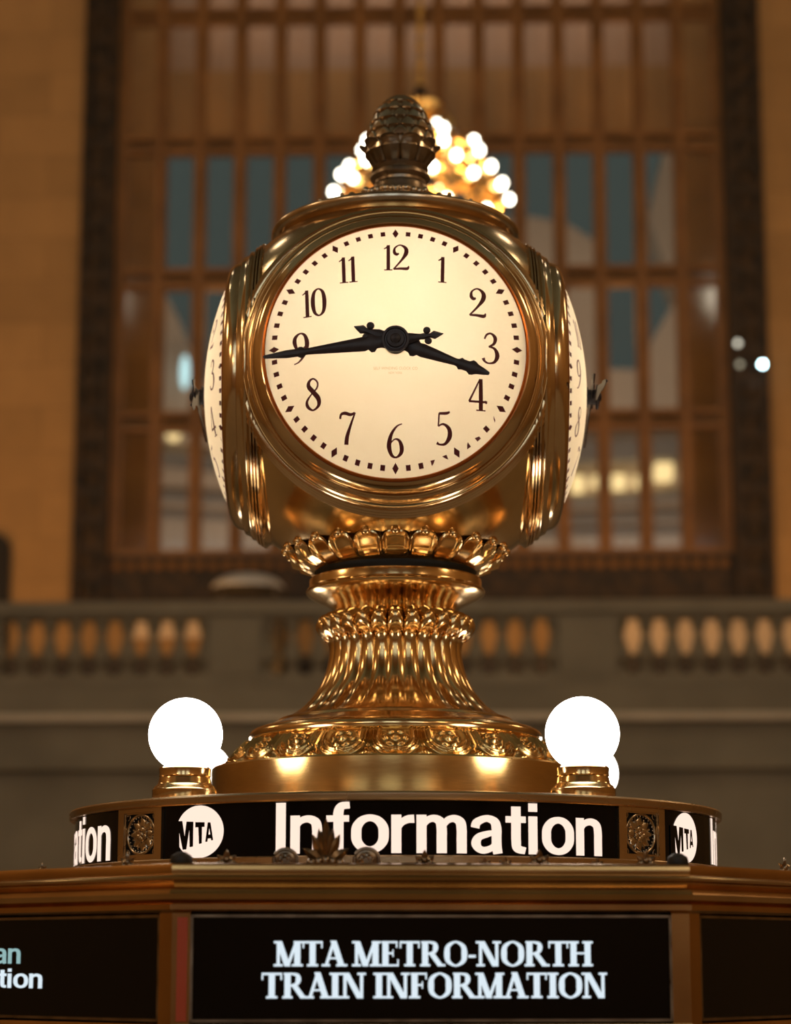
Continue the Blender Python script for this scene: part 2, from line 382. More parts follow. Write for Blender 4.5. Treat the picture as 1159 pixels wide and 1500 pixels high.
GRO = {   # heavy grotesque letters: strokes, advance (cap height 1)
 'I': ([[(.095,0,.19),(.095,.5,.19),(.095,1,.19)]], .25),
 'n': ([[(.09,0,.18),(.09,.4,.18),(.09,.745,.18)], [(.10,.48,.08),(.18,.63,.13),(.32,.675,.15),(.445,.61,.18),(.475,.46,.185),(.475,.30,.185),(.475,.15,.185),(.475,0,.185)]], .62),
 'f': ([[(.21,0,.185),(.21,.3,.185),(.21,.6,.185),(.21,.80,.185),(.26,.915,.16),(.40,.935,.14)], [(.0,.675,.135),(.2,.675,.135),(.39,.675,.135)]], .41),
 'o': ([[(.32,.685,.14),(.19,.64,.16),(.105,.52,.18),(.09,.375,.185),(.105,.23,.18),(.19,.11,.16),(.32,.065,.14),(.45,.11,.16),(.535,.23,.18),(.55,.375,.185),(.535,.52,.18),(.45,.64,.16),(.32,.685,.14)]], .66),
 'r': ([[(.09,0,.18),(.09,.4,.18),(.09,.745,.18)], [(.10,.42,.08),(.17,.58,.13),(.28,.655,.16),(.39,.665,.17)]], .41),
 'm': ([[(.09,0,.18),(.09,.4,.18),(.09,.745,.18)], [(.10,.48,.08),(.18,.63,.13),(.30,.675,.15),(.405,.61,.18),(.43,.46,.185),(.43,.30,.185),(.43,.15,.185),(.43,0,.185)], [(.44,.48,.08),(.52,.63,.13),(.64,.675,.15),(.745,.61,.18),(.77,.46,.185),(.77,.30,.185),(.77,.15,.185),(.77,0,.185)]], .915),
 'a': ([[(.075,.50,.16),(.11,.61,.16),(.27,.685,.14),(.41,.63,.17),(.45,.50,.185),(.45,.30,.185),(.455,.12,.185),(.475,0,.175)], [(.44,.42,.08),(.30,.385,.13),(.14,.32,.15),(.09,.20,.175),(.14,.095,.15),(.24,.065,.14),(.37,.12,.12),(.44,.24,.08)]], .60),
 't': ([[(.19,.93,.185),(.19,.6,.185),(.19,.26,.185),(.215,.11,.17),(.36,.065,.14)], [(.0,.675,.135),(.2,.675,.135),(.37,.675,.135)]], .40),
 'i': ([[(.09,0,.18),(.09,.4,.18),(.09,.745,.18)], [(.09,.835,.18),(.09,.9,.18),(.09,1,.18)]], .245),
}
def grotesque(txt):
    global STROKE_GAIN
    STROKE_GAIN = .94; b = MB(); x = 0
    for ch in txt:
        st, w = GRO[ch]
        for q in st:
            t = MB(); stroke(t, q, 10); b.merge(t, lambda v: (v[0]+x, v[1], 0))
        x += w+.012
    STROKE_GAIN = 1.0
    return b
def sans(txt, weight=0.0, spacing=1.0):
    cu = bpy.data.curves.new('lettering', 'FONT'); cu.body = txt; cu.size = 1; cu.offset = weight; cu.space_character = spacing; cu.resolution_u = 8
    ob = bpy.data.objects.new('lettering', cu); C.objects.link(ob)
    bpy.context.view_layer.update()
    me = bpy.data.meshes.new_from_object(ob.evaluated_get(bpy.context.evaluated_depsgraph_get()))
    b = MB(); b.v = [tuple(v.co) for v in me.vertices]; b.f = [tuple(p.vertices) for p in me.polygons]
    bpy.data.objects.remove(ob); bpy.data.curves.remove(cu); bpy.data.meshes.remove(me)
    return b
def fit(b, x0, x1, y0, y1):
    xs = [v[0] for v in b.v]; ys = [v[1] for v in b.v]; a, c, d, e = min(xs), max(xs), min(ys), max(ys)
    return b.map(lambda v: (x0+(v[0]-a)/(c-a)*(x1-x0), y0+(v[1]-d)/(e-d)*(y1-y0), 0))

# ------------------------------------------------------------------ the hall (camera looks along +y; far wall about 38 m away)
YW = 38 + CAM_Y                # face of the far wall
YB = 33 + CAM_Y                # face of the balcony
def X38(px): return at(px, 400, 38)[0]
def Z38(py): return vz(py, 38)
XL, XR = X38(113), X38(1113)   # outer edges of the cast-iron window surround
GL, GR = X38(165), X38(1055)   # glazed field
struct('floor', MB().box(-18, 18, -30, YB, -0.2, 0), M['marble_floor'])
struct('balcony_floor', MB().box(-18, 18, YB+0.05, YW+0.6, 6.0, 6.38), M['stone_grey'])
struct('wall_left', MB().box(-18.5, -18, -30, YW+0.6, 0, 27), M['stone_warm'])
struct('wall_right', MB().box(18, 18.5, -30, YW+0.6, 0, 27), M['stone_warm'])
wb = MB().box(-18, XL, YW, YW+0.6, 6.0, 27).box(XR, 18, YW, YW+0.6, 6.0, 27).box(XL, XR, YW, YW+0.6, 24, 27).box(XL, XR, YW, YW+0.6, 6.0, Z38(880)-0.05)
struct('wall_back', wb, M['stone_warm'])
# barrel vault, painted teal
cv = MB(); n = 40; vs = []; fs = []
for i in range(n+1):
    t = PI*i/n
    for yy in (-30.5, YW+0.7):
        vs.append((-18.5*math.cos(t), yy, 27+9*math.sin(t)))
for i in range(n): fs.append((2*i, 2*i+1, 2*i+3, 2*i+2))
struct('ceiling', cv.add(vs, fs), M['ceiling_teal'], smooth=40)
lun = MB(); prism(lun, [(-18.5*math.cos(PI*i/n), 27+9*math.sin(PI*i/n)) for i in range(n+1)], YW, YW+0.6)
struct('wall_lunette', lun, M['stone_warm'])
# wall behind the camera with three tall daylit windows
wf = MB(); ws = [(-10.5, 3.2), (0, 3.2), (10.5, 3.2)]
edges = [-18] + [e for x, h in ws for e in (x-h, x+h)] + [18]
for i in range(0, len(edges), 2): wf.box(edges[i], edges[i+1], -30.6, -30, 0, 24)
for x, h in ws: wf.box(x-h, x+h, -30.6, -30, 0, 7)
wf.box(-18, 18, -30.6, -30, 22, 36)
struct('wall_front', wf, M['stone_warm'])
for i, (x, h) in enumerate(ws):
    fr = MB()
    for k in range(9): fr.box(x-h+2*h*k/8-.09, x-h+2*h*k/8+.09, -30.3, -30.05, 7, 22)
    for k in range(5): fr.box(x-h, x+h, -30.32, -30.03, 7+15*k/4-.22, 7+15*k/4+.22)
    wo = struct('window_%d' % (i+2), fr, M['window_bronze'])
    struct('glass', MB().box(x-h, x+h, -30.5, -30.42, 7, 22), M['hall_window'], wo)

# the great window in the far wall
fr = MB(); NP = 15; pw = (GR-GL)/NP
ztop = 22.8; zbot = Z38(880)-0.05
for i in range(NP+1):
    x = GL+pw*i
    fr.box(x-.125, x+.125, YW+0.20, YW+0.38, zbot, ztop); fr.box(x-.05, x+.05, YW+0.10, YW+0.20, zbot, ztop)
for ya, yb_ in ((3, 24), (190, 217), (386, 415), (597, 626)):
    za, zb_ = Z38(ya), Z38(yb_); h = (za-zb_)*0.27
    fr.box(GL, GR, YW+0.16, YW+0.40, za-h, za); fr.box(GL, GR, YW+0.16, YW+0.40, zb_, zb_+h)
    fr.box(GL, GR, YW+0.30, YW+0.40, zb_+h, za-h)
fr.box(GL, GR, YW+0.12, YW+0.42, Z38(812), Z38(802))
win = struct('window_1', fr, M['window_bronze'])
struct('glass', MB().box(GL, GR, YW+0.27, YW+0.29, Z38(806), ztop), M['glass'], win)
orn = MB()
orn.box(XL, GL-.08, YW-0.05, YW+0.25, zbot, ztop).box(GR+.08, XR, YW-0.05, YW+0.25, zbot, ztop)
for s0, s1 in ((XL, GL-.08), (GR+.08, XR)):        # raised edges and stacked boss plates of the surround
    orn.box(s0-.02, s0+.09, YW-0.14, YW+0.2, zbot, ztop).box(s1-.09, s1+.02, YW-0.14, YW+0.2, zbot, ztop)
    k = zbot+.3
    while k < ztop:
        orn.ball(((s0+s1)/2, YW-0.05, k), .17, 8, 6, 1, .4, 1); k += .52
struct('ornate_surround', orn, M['ornate'], win)
sb = MB().box(GL-.1, GR+.1, YW+0.05, YW+0.3, zbot, Z38(812))
for i in range(NP):
    x0, x1 = GL+pw*i+.12, GL+pw*(i+1)-.12
    sb.box(x0, x1, YW+0.0, YW+0.06, Z38(872), Z38(838))
struct('sill_panel', sb, M['ornate'], win)
rs = MB()
for i in range(NP*3):
    rs.ball((GL+pw*(i+.5)/3, YW+0.03, Z38(826)), .085, 8, 6, 1, .5, 1)
struct('rosette_row', rs, M['window_bronze'], win, 60)
# second skin behind the window: stone piers and roller shades
oX0, oX1 = at(224, 400, 40.6)[0], at(994, 400, 40.6)[0]
yo = 40.6+CAM_Y
struct('wall_outer', MB().box(-9, oX0, yo, yo+.5, 5, 24).box(oX1, 9, yo, yo+.5, 5, 24).box(-9, 9, yo, yo+.5, 22.6, 24).box(-9, 9, yo, yo+.5, 5, vz(806, 40.6)), M['stone_warm'])
struct('trim_1', MB().box(oX0, oX1, yo+.1, yo+.16, vz(97, 40.6), vz(-60, 40.6)), M['shade'])
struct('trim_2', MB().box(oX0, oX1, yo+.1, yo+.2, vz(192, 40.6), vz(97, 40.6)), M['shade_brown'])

# balcony front with a string course and panel mouldings
bal = MB().box(-18, 18, YB, YB+.35, 0, vz(1003, 33))
bal.box(-18, 18, YB-.08, YB, vz(1062, 33), vz(1057, 33))
bal.box(-18, 18, YB-.22, YB, vz(1128, 33), vz(1118, 33)).box(-18, 18, YB-.14, YB, vz(1118, 33), vz(1108, 33))
struct('wall_balcony', bal, M['stone_grey'])
struct('trim_4', MB().box(-18, 18, YB-.20, YB, vz(1057, 33), vz(1046, 33)), M['stone_pale'])  # paler stone puts the ledge's lit look into its colour
# balustrade: handrail, piers, balusters
bx = lambda px: at(px, 950, 33)[0]
zr1, zr0, zb0 = vz(881, 33), vz(905, 33), vz(1003, 33)
brt = empty('balustrade', hall((0, YB, zb0)), HALL_ROT)
tag(brt, 'olive grey stone balustrade along the balcony below the great window', 'balustrade')
def sub(root, mb, name, m, smooth=None):
    o = mb.build(name, m, root, smooth); return o
hr = MB().box(-18, 18, -.10, .42, zr0-zb0+.07, zr1-zb0).box(-18, 18, -.02, .34, zr0-zb0, zr0-zb0+.07)
sub(brt, hr, 'handrail', M['stone_grey'])
sub(brt, MB().box(-18, 18, -.02, .36, 0, .16), 'plinth', M['stone_grey'])
H = zr0-zb0
bprof = [(.13, .16), (.13, .24), (.08, .26), (.07, .30), (.10, .34), (.155, .40), (.168, .47), (.15, .54), (.11, .64), (.078, .76), (.07, .84), (.09, .88), (.09, .91), (.125, .94), (.125, H)]
bm0 = MB().lathe(bprof, 20).build('baluster', M['stone_grey'], brt, 40)
pitch = bx(453.6)-bx(415)
first = True
def put_bal(x):
    global first
    if first: o = bm0; first = False
    else:
        o = bm0.copy(); C.objects.link(o); o.parent = brt
    o.location = (x, .16, 0)
spans = []
for g0, n in ((17, 8), (415, 11), (935, 8)):
    for k in range(n+1): put_bal(bx(g0)+pitch*(k-.5))
    spans.append((bx(g0)-pitch*.5, bx(g0)+pitch*(n-.5)))
for a, b in ((spans[0][1]+.06, spans[1][0]-.06), (spans[1][1]+.06, spans[2][0]-.06)):
    sub(brt, MB().box(a, b, -.04, .36, .16, H), 'pier', M['stone_grey'])
# low marble dado behind the balusters, pale strips painting in the lit stretches of wall, and a dark arched doorway at the far left
struct('baseboard_back', MB().box(-18, 18, YW-.10, YW, 6.38, 7.62), M['stone_dark'])
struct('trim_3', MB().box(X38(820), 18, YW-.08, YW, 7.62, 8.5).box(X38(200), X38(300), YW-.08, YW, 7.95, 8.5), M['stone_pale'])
dr = MB(); dx0, dx1 = X38(-60), X38(22); zc = Z38(800); rr = (dx1-dx0)/2
prism(dr, [(dx0, 6.38), (dx1, 6.38)] + [((dx0+dx1)/2+rr*math.cos(PI*i/16), zc+.6*rr*math.sin(PI*i/16)) for i in range(17)], YW-.14, YW)
struct('door_1', dr, M['door_dark'])

# buildings outside, seen through the glass
YF = 56.0
pts = [(150, 1600), (150, 430), (240, 425), (262, 468), (300, 560), (420, 540), (560, 470), (690, 330), (770, 316), (829, 326), (870, 352), (884, 398), (886, 540), (940, 542), (955, 498), (992, 436), (950, 318), (976, 208), (1060, 200), (1060, 1600)]
fc = MB(); prism(fc, [(at(x, y, YF)[0], at(x, y, YF)[2]) for x, y in pts], YF+CAM_Y, YF+CAM_Y+1.5)
bld = fc.build('office_building', M['facade']); recalc(bld)
tag(bld, 'pale stone building with lit lamps seen through the great window', 'building')
for x0, y0, x1, y1, th, d in ((690, 668, 1010, 655, 30, .5), (690, 742, 1010, 722, 9, .3), (690, 768, 1010, 752, 7, .3), (690, 782, 1010, 776, 6, .2), (230, 668, 420, 690, 18, .4), (230, 724, 420, 735, 10, .3), (230, 752, 420, 762, 6, .2)):
    a, b = at(x0, y0, YF-d), at(x1, y1, YF-d); h = th*.0185
    m = MB(); prism(m, [(a[0], a[2]-h/2), (b[0], b[2]-h/2), (b[0], b[2]+h/2), (a[0], a[2]+h/2)], YF-d+CAM_Y, YF+CAM_Y+.1)
    o = m.build('ledge', M['facade_grey'], bld); recalc(o)
for px, py, w in ((846, 706, 21), (876, 702, 13), (908, 703, 19), (940, 702, 15), (974, 688, 24)):
    p = at(px, py, YF-.6); h = w*.0092
    MB().box(p[0]-h, p[0]+h, YF-.6+CAM_Y, YF+CAM_Y, p[2]-h*.9, p[2]+h*.9).build('wall_lantern', M['window_lamp'], bld)
p = at(254, 636, YF-.6); MB().ball(p, .2, 16, 10).build('round_lantern', M['window_lamp'], bld, 60)
p = at(271, 545, YF-.6); MB().ball(p, .12, 12, 10, 1, 1, 4.0).build('cool_blob', M['cool_glow'], bld, 60)  # elongated bluish emitter in front of the facade

# ------------------------------------------------------------------ information booth (octagon)
TH = R(3.4); RI = 1.336
booth = empty('information_booth', (0, 0, 0), TH)
tag(booth, 'eight-sided bronze information booth carrying screens under the clock', 'booth')
def face(k, u, w, z):
    """point on booth face k: u along it, w outwards; in booth coordinates"""
    a = k*PI/4; n = (math.sin(a), -math.cos(a)); t = (math.cos(a), math.sin(a)); r = RI+w
    return (n[0]*r+t[0]*u, n[1]*r+t[1]*u, z)
def face_px(k, px, py):
    """where the line of sight through a photo point meets booth face k -> (u, z)"""
    a = k*PI/4+TH; n = Vector((math.sin(a), -math.cos(a), 0)); t = Vector((math.cos(a), math.sin(a), 0))
    d0 = at(px, py, 4.0); d = Vector((d0[0], 4.0, d0[2]-CAM_Z)); o = Vector((0, CAM_Y, CAM_Z))
    s = (RI - o.dot(n))/d.dot(n); p = o+d*s
    return p.dot(t), p.z
zf = lambda y: vz(y, 4.6)
HS = RI*math.tan(PI/8)
def octo(prof, mb=None):
    b = mb or MB(); vs = []; fs = []; m = len(prof)
    for k in range(8):
        a = PI/8 + k*PI/4
        for w, z in prof: r = (RI+w)/math.cos(PI/8); vs.append((r*math.sin(a), -r*math.cos(a), z))
    for k in range(8):
        for i in range(m-1):
            q = (k+1) % 8; fs.append((k*m+i, q*m+i, q*m+i+1, k*m+i+1))
    return b.add(vs, fs)
zt = zf(1340)
cor = [(-.30, zf(1264)-.01), (-.02, zf(1264)), (.010, zf(1266)), (.014, zf(1272)), (.012, zf(1281)), (.022, zf(1283)), (.026, zf(1286)), (.022, zf(1290)), (.006, zf(1292)), (.0, zf(1300)), (.004, zf(1302)),
       (.016, zf(1303)), (.023, zf(1310)), (.018, zf(1318)), (.008, zf(1320)), (.010, zf(1322)), (.018, zf(1325)), (.018, zf(1333)), (.006, zf(1339)), (-.03, zt)]
def bch(mb, name, m, smooth=None):
    o = mb.build(name, m, booth, smooth); return o
bch(octo(cor), 'cornice', M['booth_bronze'], 35)
bch(octo([(-RI+.02, zf(1264)+.015), (-.30, zf(1264)-.01)]), 'roof', M['bronze_dark'])
zs0 = zf(1497)
bch(octo([(-.02, zs0), (.012, zs0-.005), (.02, zs0-.03), (.012, zs0-.06), (-.02, zs0-.07)]), 'lower_rail', M['booth_bronze'], 35)
bch(octo([(-.045, zt+.02), (-.045, zs0-.02)]), 'screen_backing', M['cart_dark'])
bch(octo([(-.03, zs0-.07), (-.06, 1.15)]), 'window_band', M['sign_black'])
bch(octo([(-.2, 1.15), (.16, 1.15), (.18, 1.12), (.16, 1.08), (.02, 1.06)]), 'counter', M['stone_pale'], 30)
bch(octo([(.02, 1.08), (.02, .16), (.06, .14), (.06, 0)]), 'base', M['stone_grey'])
for k in range(8):
    a = PI/8 + k*PI/4
    pm = MB(); w0 = .036
    r = (RI+.008)/math.cos(PI/8)
    cor_p = (r*math.sin(a), -r*math.cos(a))
    f0 = face(k, HS-w0, .008, 0); f1 = face(k+1, -HS+w0, .008, 0); b0 = face(k, HS-w0, -.04, 0); b1 = face(k+1, -HS+w0, -.04, 0); ins = ((RI-.04)/math.cos(PI/8)*math.sin(a), -(RI-.04)/math.cos(PI/8)*math.cos(a))
    ring = [f0[:2], cor_p, f1[:2], b1[:2], ins, b0[:2]]
    vs = [(x, y, zs0-.01) for x, y in ring] + [(x, y, zt+.004) for x, y in ring]
    pm.add(vs, [(i, (i+1) % 6, 6+(i+1) % 6, 6+i) for i in range(6)])
    o = bch(pm, 'corner_post', M['booth_bronze']); recalc(o)
    kb = MB(); rk = (RI-.03)/math.cos(PI/8); c = (rk*math.sin(a), -rk*math.cos(a), zf(1262))
    kb.lathe([(.0, .0), (.024, .0), (.026, .006), (.020, .012), (.025, .022), (.022, .034), (.010, .042), (0, .044)], 16)
    kb.map(lambda v: (v[0]+c[0], v[1]+c[1], v[2]+c[2]-.022)); bch(kb, 'corner_knob', M['cart_dark'], 40)
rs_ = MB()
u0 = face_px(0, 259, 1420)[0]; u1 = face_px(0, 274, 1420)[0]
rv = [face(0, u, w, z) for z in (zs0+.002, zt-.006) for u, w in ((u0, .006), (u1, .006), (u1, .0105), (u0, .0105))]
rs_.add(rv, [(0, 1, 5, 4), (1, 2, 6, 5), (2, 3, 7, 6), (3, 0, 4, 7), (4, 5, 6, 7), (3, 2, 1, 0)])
o = bch(rs_, 'red_reflection_strip', M['red']); recalc(o); o['label'] = 'red reflection painted as a strip on the corner post'  # the red reflection on this post is painted as a strip

# display screens
def screen(k, label, lines):
    a = k*PI/4
    rt = empty('display_screen', (math.sin(a+TH)*RI, -math.cos(a+TH)*RI, (zt+zs0)/2), a+TH)
    tag(rt, label, 'screen', None)
    zc = (zt+zs0)/2; hw = HS-.036; hh = (zt-zs0)/2
    MB().box(-hw, hw, -.002, .03, -hh, hh).build('panel', M['screen'], rt)
    fr = MB(); t = .006
    fr.box(-hw, hw, -.008, .004, hh-t, hh).box(-hw, hw, -.008, .004, -hh, -hh+t).box(-hw, -hw+t, -.008, .004, -hh, hh).box(hw-t, hw, -.008, .004, -hh, hh)
    fr.build('bezel', M['bronze_dark'], rt)
    for g, (px0, px1, py0, py1), m in lines:
        ua, za = face_px(k, px0, py1); ub, zb = face_px(k, px1, py0)
        fit(g, ua, ub, za-zc, zb-zc)
        g.map(lambda v: (v[0], -.0032, v[1])).build('lettering', m, rt)
    return rt
screen(0, 'wide black screen showing two lines of white serif capitals', [(roman_line('MTA METRO-NORTH')[0], (401, 868, 1378, 1416), M['screen_text']), (roman_line('TRAIN INFORMATION')[0], (383, 889, 1424, 1463), M['screen_text'])])
screen(-1, 'black screen on the angled face with cut-off sans-serif words', [(grotesque('an'), (-7, 32, 1389, 1412), M['screen_text_teal']), (grotesque('ation'), (-22, 64, 1419, 1447), M['screen_text'])])
screen(1, 'blank black screen on the booth face without any lettering', [])

# bronze cresting standing on the booth roof in front of the drum sign
def crest_spot(px, k=0, inset=.15):
    a = k*PI/4+TH; n = (math.sin(a), -math.cos(a)); kk = (px-579.5)/FPX*1.0
    # ray (kk*Y*s, Y+CAM_Y); s close to 1/cos
    kk = at(px, 1268, 1.0)[0]
    Y = (RI-inset - n[1]*CAM_Y)/(n[0]*kk+n[1]); return (kk*Y, Y+CAM_Y), a
def leafmesh(L, w, t):
    b = MB(); vs = []; fs = []; n = 8
    for i in range(n+1):
        s = i/n; ww = w*math.sin(PI*min(1, s*.92+.08))**.8*(1-s*.25); cur = t*math.sin(PI*s)+.25*L*s*s
        vs += [(-ww, -cur+ww*.3, L*s), (0, -cur-.3*t, L*s), (ww, -cur+ww*.3, L*s), (0, -cur+.6*w, L*s)]
    for i in range(n):
        for j in range(4):
            q = (j+1) % 4; fs.append((4*i+j, 4*i+q, 4*i+4+q, 4*i+4+j))
    fs += [(3, 2, 1, 0), (4*n, 4*n+1, 4*n+2, 4*n+3)]
    return b.add(vs, fs)
def rotx(mb, ang, sc=1):
    c, s = math.cos(ang), math.sin(ang); return mb.map(lambda v: ((v[0]*c+v[2]*s)*sc, v[1]*sc, (-v[0]*s+v[2]*c)*sc))
def crest(kind, px, k, h):
    (x, y), a = crest_spot(px, k); b = MB()
    if kind == 'tall':
        for ang, L in ((0, 1), (.45, .72), (-.45, .72), (1.0, .62), (-1.0, .62), (.2, .8), (-.2, .8)):
            b.merge(rotx(leafmesh(L, .14, .10), ang), lambda v: (v[0], v[1]-.04*abs(ang), v[2]+.1))
        for i in range(5): b.ball(((i-2)*.16, -.10, .12+.03*(2-abs(i-2))), .11, 8, 6)
        b.lathe([(0, -.05), (.34, -.05), (.36, .02), (.26, .08), (.16, .14), (0, .15)], 16)
    elif kind == 'disc':
        for i in range(24):
            t0 = 2*PI*i/24
        b.tube([(.62*math.cos(2*PI*i/24), 0, .45+.55*math.sin(2*PI*i/24)) for i in range(25)], .10, 8)
        b.ball((0, 0, .45), .60, 16, 10, 1, .18, .9)
        b.tube([((.1+.40*i/30)*math.cos(i*.38), -.10, .45+(.1+.40*i/30)*math.sin(i*.38)*.9) for i in range(31)], .06, 6)
        for i in range(6): b.ball((.3*math.cos(i*1.05), -.10, .45+.28*math.sin(i*1.05)), .10, 8, 6)
        b.box(-.3, .3, -.1, .1, -.06, .05)
    else:
        for ang, L in ((0, .8), (.8, .7), (-.8, .7), (1.5, .6), (-1.5, .6)):
            b.merge(rotx(leafmesh(L, .22, .14), ang), lambda v: (v[0], v[1], v[2]+.2))
        for i in range(3): b.ball(((i-1)*.26, -.16, .30+.16*(i == 1)), .17, 8, 6)
        b.box(-.35, .35, -.12, .12, -.06, .12)
    z0 = zf(1264)-.006
    c, s = math.cos(a-TH), math.sin(a-TH)
    ct, st = math.cos(-TH), math.sin(-TH); lx, ly = x*ct-y*st, x*st+y*ct
    b.map(lambda v: (v[0]*h*c-v[1]*h*s+lx, v[0]*h*s+v[1]*h*c+ly, v[2]*h+z0))
    bch(b, {'tall': 'palmette', 'disc': 'scroll_disc', 'leaf': 'leaf_boss'}[kind], M['bronze_dark'], 50)
for kind, px, k, h in (('tall', 477, 0, .100), ('disc', 418, 0, .042), ('disc', 537, 0, .044), ('leaf', 332, 0, .042), ('leaf', 280, 0, .026), ('leaf', 622, 0, .042), ('leaf', 710, 0, .026), ('leaf', 740, 0, .028),
                       ('leaf', 790, 0, .044), ('leaf', 875, 0, .026), ('leaf', 946, 0, .042), ('leaf', 64, -1, .028), ('leaf', 120, -1, .026), ('leaf', 190, -1, .044), ('leaf', 1146, 1, .046), ('leaf', 1074, 1, .012)):
    crest(kind, px, k, h)

# ------------------------------------------------------------------ drum sign under the clock
DA = R(-1.2); DR = 0.885
drum = empty('drum_sign', (0, 0, zf(1264)+.0), DA)
tag(drum, 'round brass drum with lit white lettering on black, below the clock pedestal', 'sign')
def dch(mb, name, m, smooth=None, parent=None):
    o = mb.map(lambda v: (v[0], v[1], v[2]-zf(1264))).build(name, m, parent or drum, smooth); return o
zT, zB = 2.572, 2.443
dch(MB().lathe([(.84, zT+.001), (.900, zT), (.902, zT+.004), (.902, 2.590), (.898, 2.5945), (.888, 2.596)], 160), 'top_rim', M['drum_bronze'], 35)
dch(MB().lathe([(.888, 2.596), (.62, 2.5968), (.56, 2.600), (.535, 2.6195), (.40, 2.6198)], 160), 'drum_roof', M['bronze'], 35)
dch(MB().lathe([(.84, zB+.001), (.893, zB), (.896, zB-.003), (.896, 2.4265), (.905, 2.424), (.912, 2.418), (.912, 2.405), (.89, 2.40), (.89, zf(1264)-.004)], 160), 'bottom_rail', M['drum_bronze'], 35)
dch(MB().lathe([(.866, zB-.01), (.866, zT+.01)], 160), 'drum_shell', M['cart_dark'], 35)
def bend(mb, a0, r):
    """(arc length, z) flat mesh -> wrapped on the drum at radius r, a measured from the front"""
    def f(v):
        a = a0 + v[0]/DR; rr = r + v[2]; return (rr*math.sin(a), -rr*math.cos(a), v[1])
    return mb.map(f)
def petal_flower():
    b = MB()
    for ring, n, L, w, off, d in ((1, 8, .86, .15, PI/8, -.05), (0, 8, .92, .25, 0, .0), (2, 6, .46, .20, PI/6, .12)):
        for i in range(n):
            t = 2*PI*i/n+off; vs = []; fs = []; m = 7
            for j in range(m+1):
                s = j/m; r = .1+(L-.1)*s; ww = w*math.sin(PI*(s*.86+.1))**.7; hgt = d+.10*math.sin(PI*s)+(.06 if s > .8 else 0)
                for x, hz in ((-ww, hgt-.10), (-ww*.5, hgt+.03), (0, hgt-.01), (ww*.5, hgt+.03), (ww, hgt-.10)):
                    vs.append((r*math.cos(t)-x*math.sin(t), r*math.sin(t)+x*math.cos(t), hz+.1))
            for j in range(m):
                for q in range(4): fs.append((5*j+q, 5*j+q+1, 5*j+6+q, 5*j+5+q))
            b.add(vs, fs)
    b.ball((0, 0, .2), .12, 12, 8); return b
hs = 5.7
